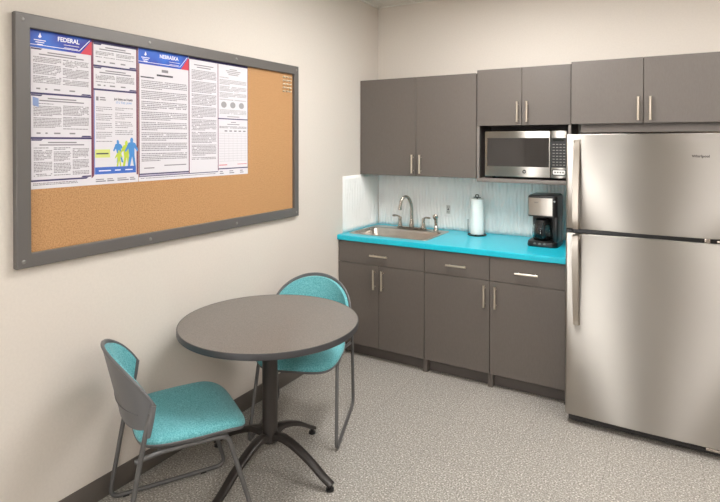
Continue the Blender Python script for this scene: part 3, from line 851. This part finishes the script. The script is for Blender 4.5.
def header(parent, y0, y1, z0, z1, word, sub=2):
    """blue banner with slanted right end, red triangle, flame mark and title"""
    p_ = sheet('header_banner', y0, y1, z0, z1, XP+.0006, .0003, M_head, parent)
    bm = bmesh.new(); x = XP+.0011
    H = z1-z0
    flat(bm, [(y1-.052,z0),(y1,z0),(y1,z1-.012),(y1-.004,z1-.012)], x); new_obj('red_corner', bm, M_red, p_)
    bm = bmesh.new(); x = XP+.0013
    flat(bm, [(y0,z0+.010),(y1-.060,z0+.010),(y1-.059,z0+.0125),(y0,z0+.0125)], x)
    flat(bm, [(y1-.060,z0+.010),(y1-.056,z0+.010),(y1-.006,z1-.008),(y1-.010,z1-.008)], x)
    # flame-like mark
    c_ = y0+.040; b_ = z0+H*.55
    flat(bm, [(c_-.007,b_+.004),(c_,b_),(c_+.007,b_+.006),(c_+.001,b_+.022)], x)
    for k, w in enumerate((.030,.022,.014)):
        z_ = b_-.007-k*.0085; flat(bm, [(c_-w*.8,z_-.0035),(c_+w*.8,z_-.0035),(c_+w*.8,z_),(c_-w*.8,z_)], x)
    for k in range(sub):
        z_ = z0+H*.40-k*.012; flat(bm, [(y1-.125,z_-.002),(y1-.058-k*.006,z_-.002),(y1-.058-k*.006,z_),(y1-.125,z_)], x)
    new_obj('banner_marks', bm, M_wht, p_)
    text_mesh('banner_title', word, .026, yz_M(XP+.0013, (y0+y1)/2+.028, z0+H*.66), M_wht, p_, .0002, sx=.92, bold=.0006)
    return p_

# federal poster
y0, ym, y1 = -2.935, -2.667, -2.432; zt, zb = 2.082, 1.434
t = tag(sheet('poster', y0, y1, zb, zt, XP, .0005, M_paper, None), 'left labor-law poster with blue FEDERAL banner pinned on the cork', 'poster', 'labor-law posters')
bm = bmesh.new(); x = XP+.0007
flat(bm, [(ym-.006,zb+.030),(ym+.006,zb+.040),(ym+.006,zt),(ym-.006,zt)], x)
flat(bm, [(y1-.010,zb+.036),(y1-.001,zb+.036),(y1-.001,zt),(y1-.010,zt)], x)
new_obj('maroon_border', bm, M_maroon, t)
bm = bmesh.new()
for z in (1.824, 1.642): flat(bm, [(y0,z-.004),(ym-.006,z-.004),(ym-.006,z+.004),(y0,z+.004)], x)
flat(bm, [(y0,zb+.030),(ym-.03,zb+.030),(ym-.02,zb+.037),(y0,zb+.037)], x)
flat(bm, [(y0,zb+.03),(y0+.003,zb+.03),(y0+.003,zt),(y0,zt)], x)
for z in (1.968, 1.862): flat(bm, [(ym+.006,z-.004),(y1-.010,z-.004),(y1-.010,z+.004),(ym+.006,z+.004)], x)
flat(bm, [(ym,zt-.014),(y1,zt-.014),(y1,zt-.001),(ym,zt-.001)], x)
new_obj('navy_border', bm, M_navy, t)
header(t, y0, ym-.003, 2.010, zt, 'FEDERAL')
notice(t, y0+.004, ym-.008, 1.829, 2.008)
p_ = notice(t, y0+.004, ym-.008, 1.647, 1.819)
bm = bmesh.new(); flat(bm, [(y0+.010,1.775),(y0+.034,1.768),(y0+.034,1.803),(y0+.010,1.810)], XP+.0012); new_obj('blue_map_mark', bm, mat('soft_blue_print', (140,160,205), .5), p_)
notice(t, y0+.004, ym-.008, 1.472, 1.637, cols=3, footer=False)
notice(t, ym+.007, y1-.011, 1.973, zt-.014)
notice(t, ym+.007, y1-.011, 1.867, 1.963)
# the safety notice
p_ = sheet('safety_notice', ym+.007, y1-.011, 1.476, 1.857, XP+.0006, .0003, M_paper, t)
a0, a1 = ym+.007, y1-.011
text_mesh('notice_title', 'Job Safety and Health', .0145, yz_M(XP+.0011, a1-.068, 1.824), M_inkd, p_, .0001, sx=.78, bold=.0004)
text_mesh('notice_subtitle', "IT'S THE LAW!", .014, yz_M(XP+.0011, a1-.066, 1.808), M_sky, p_, .0001, sx=.95)
bm = bmesh.new(); x = XP+.0011
flat(bm, [(a0+.010,1.812),(a0+.022,1.812),(a0+.022,1.830),(a0+.010,1.830)], x); flat(bm, [(a0+.028,1.824),(a0+.055,1.824),(a0+.055,1.829),(a0+.028,1.829)], x)
flat(bm, [(a0+.028,1.814),(a0+.058,1.814),(a0+.058,1.819),(a0+.028,1.819)], x)
text_block(bm, a0+.010, a0+.090, 1.625, 1.785, x, .0085, 4, fill=.36); text_block(bm, a0+.105, a1-.018, 1.650, 1.785, x, .0085, 4, fill=.36)
new_obj('printed_text', bm, M_ink, p_)
bm = bmesh.new(); flat(bm, [(a0+.004,1.480),(a1-.003,1.480),(a1-.003,1.512),(a0+.004,1.512)], x); flat(bm, [(a0,1.480),(a0+.003,1.480),(a0+.003,1.857),(a0,1.857)], x)
new_obj('blue_footer', bm, M_blue, p_)
bm = bmesh.new(); 
for f_, w in ((.10,.06),(.47,.03),(.72,.04)): flat(bm, [(a0+f_*(a1-a0),1.493),(a0+f_*(a1-a0)+w,1.493),(a0+f_*(a1-a0)+w,1.498),(a0+f_*(a1-a0),1.498)], x+.0002)
new_obj('footer_text', bm, M_wht, p_)
bm = bmesh.new(); flat(bm, [(a0+.004,1.555),(a0+.078,1.555),(a0+.078,1.592),(a0+.004,1.592)], x); new_obj('lime_box', bm, M_lime2, p_)
bm = bmesh.new(); flat(bm, [(a0+.010,1.570),(a0+.070,1.570),(a0+.070,1.576),(a0+.010,1.576)], x+.0002); new_obj('lime_box_text', bm, M_inkd, p_)
def figure(name, cy, base, s, material, lean=0, layer=0):
    bm = bmesh.new(); x_ = XP+.0013+.0002*layer
    P_ = [(-.020,0),(-.012,.045),(-.016,.075),(-.030,.060),(-.034,.066),(-.016,.100),(-.006,.103),(-.008,.112),(-.004,.122),(.004,.122),(.008,.112),(.006,.103),(.018,.098),(.032,.070),(.028,.062),(.014,.078),(.014,.045),(.020,0),(.010,0),(.002,.042),(-.008,0)]
    vs = [bm.verts.new((x_, cy+a_*s+lean*b_, base+b_*s)) for a_,b_ in P_]
    bm.faces.new(vs); bm.normal_update(); bmesh.ops.triangulate(bm, faces=bm.faces[:], ngon_method='EAR_CLIP')
    return new_obj(name, bm, material, p_)
figure('blue_worker_figure', a1-.088, 1.530, .86, M_sky, -.1, 0); figure('lime_worker_figure', a1-.094, 1.512, .62, M_lime, 0, 1)
figure('lime_worker_figure', a1-.055, 1.512, .98, M_lime, 0, 2); figure('blue_worker_figure', a1-.026, 1.512, 1.10, M_sky, 0, 3)
# bottom strip
bm = bmesh.new(); x = XP+.0007
text_block(bm, y0+.01, ym-.07, zb+.010, zb+.024, x, .006, 9)
for f_, w in ((.06,.05),(.30,.035),(.52,.06),(.80,.03)):
    yy = ym+f_*(y1-ym); flat(bm, [(yy,zb+.012),(yy+w,zb+.012),(yy+w,zb+.017),(yy,zb+.017)], x); flat(bm, [(yy,zb+.021),(yy+w*.8,zb+.021),(yy+w*.8,zb+.025),(yy,zb+.025)], x)
new_obj('printed_text', bm, M_ink, t)

# state poster
y0, ya, yb, y1 = -2.4295, -2.118, -1.908, -1.664; zt, zb = 2.081, 1.434
t = tag(sheet('poster', y0, y1, zb, zt, XP, .0005, M_paper, None), 'right labor-law poster with blue NEBRASKA banner and a ruled table', 'poster', 'labor-law posters')
bm = bmesh.new(); x = XP+.0007
flat(bm, [(y0,zb+.026),(y0+.005,zb+.026),(y0+.005,2.01),(y0,2.01)], x)
flat(bm, [(ya-.003,zb+.026),(ya+.003,zb+.026),(ya+.003,zt-.014),(ya-.003,zt-.014)], x)
flat(bm, [(yb-.0025,zb+.03),(yb+.0025,zb+.03),(yb+.0025,zt-.014),(yb-.0025,zt-.014)], x)
new_obj('maroon_border', bm, M_maroon, t)
bm = bmesh.new()
flat(bm, [(ya,zt-.012),(y1,zt-.012),(y1,zt),(ya,zt)], x)
flat(bm, [(yb,1.756),(y1,1.756),(y1,1.762),(yb,1.762)], x)
flat(bm, [(y0,1.466),(ya,1.466),(ya,1.472),(y0,1.472)], x); flat(bm, [(y0,zb+.022),(yb,zb+.022),(yb,zb+.026),(y0,zb+.026)], x)
flat(bm, [(yb,zb+.036),(y1,zb+.036),(y1,zb+.042),(yb,zb+.042)], x)
flat(bm, [(y1-.0025,zb+.036),(y1,zb+.036),(y1,zt),(y1-.0025,zt)], x)
new_obj('navy_border', bm, M_navy, t)
header(t, y0, ya-.003, 2.006, zt, 'NEBRASKA')
bm = bmesh.new(); flat(bm, [(y0+.006,zb+.027),(ya-.004,zb+.027),(ya-.004,1.465),(y0+.006,1.465)], x); new_obj('lavender_strip', bm, M_lav, t)
p_ = sheet('notice_panel', y0+.006, ya-.004, 1.473, 2.004, XP+.0006, .0003, M_paper, t)
bm = bmesh.new(); x = XP+.0011; c_ = (y0+ya)/2
flat(bm, [(c_-.02,1.976),(c_+.02,1.976),(c_+.02,1.990),(c_-.02,1.990)], x)
text_block(bm, y0+.016, ya-.014, 1.520, 1.935, x, .0088, 5, fill=.50)
flat(bm, [(y0+.03,1.495),(y0+.09,1.495),(y0+.09,1.500),(y0+.03,1.500)], x); flat(bm, [(y0+.15,1.505),(ya-.02,1.505),(ya-.02,1.510),(y0+.15,1.510)], x)
new_obj('printed_text', bm, M_ink, p_)
bm = bmesh.new(); flat(bm, [(c_-.05,1.955),(c_+.05,1.955),(c_+.05,1.964),(c_-.05,1.964)], x); flat(bm, [(y0+.012,1.940),(y0+.09,1.940),(y0+.09,1.946),(y0+.012,1.946)], x); new_obj('bold_heading', bm, M_inkd, p_)
p_ = sheet('notice_panel', ya+.004, yb-.003, 1.464, zt-.013, XP+.0006, .0003, M_paper, t)
bm = bmesh.new(); c_ = (ya+yb)/2
flat(bm, [(c_-.07,2.040),(c_+.07,2.040),(c_+.07,2.045),(c_-.07,2.045)], x); flat(bm, [(c_-.05,2.028),(c_+.05,2.028),(c_+.05,2.033),(c_-.05,2.033)], x)
text_block(bm, ya+.018, yb-.014, 1.520, 2.015, x, .0078, 8, fill=.50)
new_obj('printed_text', bm, M_ink, p_)
p_ = sheet('notice_panel', yb+.003, y1-.003, 1.763, zt-.013, XP+.0006, .0003, M_paper, t)
bm = bmesh.new(); c_ = (yb+y1)/2
for k, w in enumerate((.03,.06,.05,.04)): flat(bm, [(c_-w,2.044-k*.010),(c_+w,2.044-k*.010),(c_+w,2.049-k*.010),(c_-w,2.049-k*.010)], x)
text_block(bm, yb+.012, y1-.012, 1.870, 1.998, x, .0078, 4, fill=.50)
text_block(bm, yb+.012, y1-.012, 1.782, 1.812, x, .0070, 9, fill=.45)
for k in range(3):
    cc = yb+.045+k*.072
    vs = [bm.verts.new((x, cc+.022*math.cos(2*PI*q/16), 1.840+.018*math.sin(2*PI*q/16))) for q in range(16)]; bm.faces.new(vs)
flat(bm, [(c_-.05,1.770),(c_+.05,1.770),(c_+.05,1.775),(c_-.05,1.775)], x)
new_obj('printed_text', bm, mat('light_ink', (160,158,160), .6), p_)
p_ = sheet('ruled_form', yb+.003, y1-.003, 1.477, 1.755, XP+.0006, .0003, M_paper, t)
bm = bmesh.new()
for k, w in enumerate((.02,.05)): flat(bm, [(c_-w,1.738-k*.012),(c_+w,1.738-k*.012),(c_+w,1.742-k*.012),(c_-w,1.742-k*.012)], x)
text_block(bm, yb+.010, y1-.012, 1.700, 1.722, x, .007, 9)
for k in range(5): flat(bm, [(yb+.05+k*.038,1.686),(yb+.072+k*.038,1.686),(yb+.072+k*.038,1.693),(yb+.05+k*.038,1.693)], x)
new_obj('printed_text', bm, M_ink, p_)
bm = bmesh.new()
for k in range(12): z = 1.675-k*.0145; flat(bm, [(yb+.008,z-.0008),(y1-.008,z-.0008),(y1-.008,z+.0008),(yb+.008,z+.0008)], x)
for k in range(6): yy = yb+.05+k*.034; flat(bm, [(yy-.0007,1.515),(yy+.0007,1.515),(yy+.0007,1.675),(yy-.0007,1.675)], x+.0001)
new_obj('ruled_lines', bm, mat('rule_ink', (188,186,190), .6), p_)
bm = bmesh.new()
flat(bm, [(yb+.008,1.492),(yb+.07,1.492),(yb+.07,1.496),(yb+.008,1.496)], x); flat(bm, [(y1-.09,1.494),(y1-.01,1.494),(y1-.01,1.497),(y1-.09,1.497)], x)
new_obj('red_fine_print', bm, M_red, p_)
bm = bmesh.new(); x = XP+.0007
for f_, w in ((.05,.03),(.36,.04),(.72,.03)):
    yy = yb+f_*(y1-yb); flat(bm, [(yy,zb+.010),(yy+w,zb+.010),(yy+w,zb+.015),(yy,zb+.015)], x); flat(bm, [(yy,zb+.021),(yy+w*.8,zb+.021),(yy+w*.8,zb+.026),(yy,zb+.026)], x)
text_block(bm, y0+.01, yb-.01, zb+.004, zb+.016, x, .006, 9)
new_obj('printed_text', bm, M_ink, t)

# push pins stored at the top right corner of the cork
pin0 = None
for r_ in range(5):
    for c_ in range(3):
        yy = -1.322+c_*.032; zz = 2.056-r_*.0235
        if pin0 is None:
            bm = bmesh.new()
            lathe(bm, [(0,.014),(.006,.0135),(.0045,.011),(.0032,.006),(.006,.003),(.0062,0),(0,0)], n=12)
            bm.transform(Matrix.Rotation(PI/2,4,'Y'))
            pin0 = new_obj('push_pin', bm, M_pin, None, True); o = pin0
        else:
            o = pin0.copy(); COL.objects.link(o)
        o.location = (.0103,yy,zz)
        tag(o, 'small clear push pin in the cluster at the top right corner of the cork', 'push pin', 'clear push pins on the cork')

# ------------------------------------------------------------------ camera (solved from the photograph)
cam = bpy.data.cameras.new('camera'); co = bpy.data.objects.new('camera', cam); COL.objects.link(co)
yaw, pitch, roll, f = .5349, .0107, .0002, 538.176
s, c_ = math.sin(yaw), math.cos(yaw); r = Vector((c_,s,0)); fw = Vector((-s,c_,0)); u = Vector((0,0,1))
fw2 = fw*math.cos(pitch)-u*math.sin(pitch); u2 = u*math.cos(pitch)+fw*math.sin(pitch)
r3 = r*math.cos(roll)+u2*math.sin(roll); u3 = u2*math.cos(roll)-r*math.sin(roll)
co.matrix_world = Matrix(((r3.x,u3.x,-fw2.x,2.2551),(r3.y,u3.y,-fw2.y,-4.1223),(r3.z,u3.z,-fw2.z,1.6265),(0,0,0,1)))
cam.sensor_fit = 'HORIZONTAL'; cam.sensor_width = 36; cam.lens = 36*f/720
cam.shift_x = (360-359.7)/720; cam.shift_y = -(251-147.65)/720
cam.clip_start = .05
S.camera = co

# ------------------------------------------------------------------ world and view
w = bpy.data.worlds.new('world'); S.world = w; w.use_nodes = True
w.node_tree.nodes['Background'].inputs[0].default_value = (.9,.92,1,1); w.node_tree.nodes['Background'].inputs[1].default_value = .3
S.view_settings.view_transform = 'Standard'; S.view_settings.look = 'None'
S.view_settings.exposure = -0.20; S.view_settings.gamma = 1.0; S.view_settings.use_curve_mapping = False
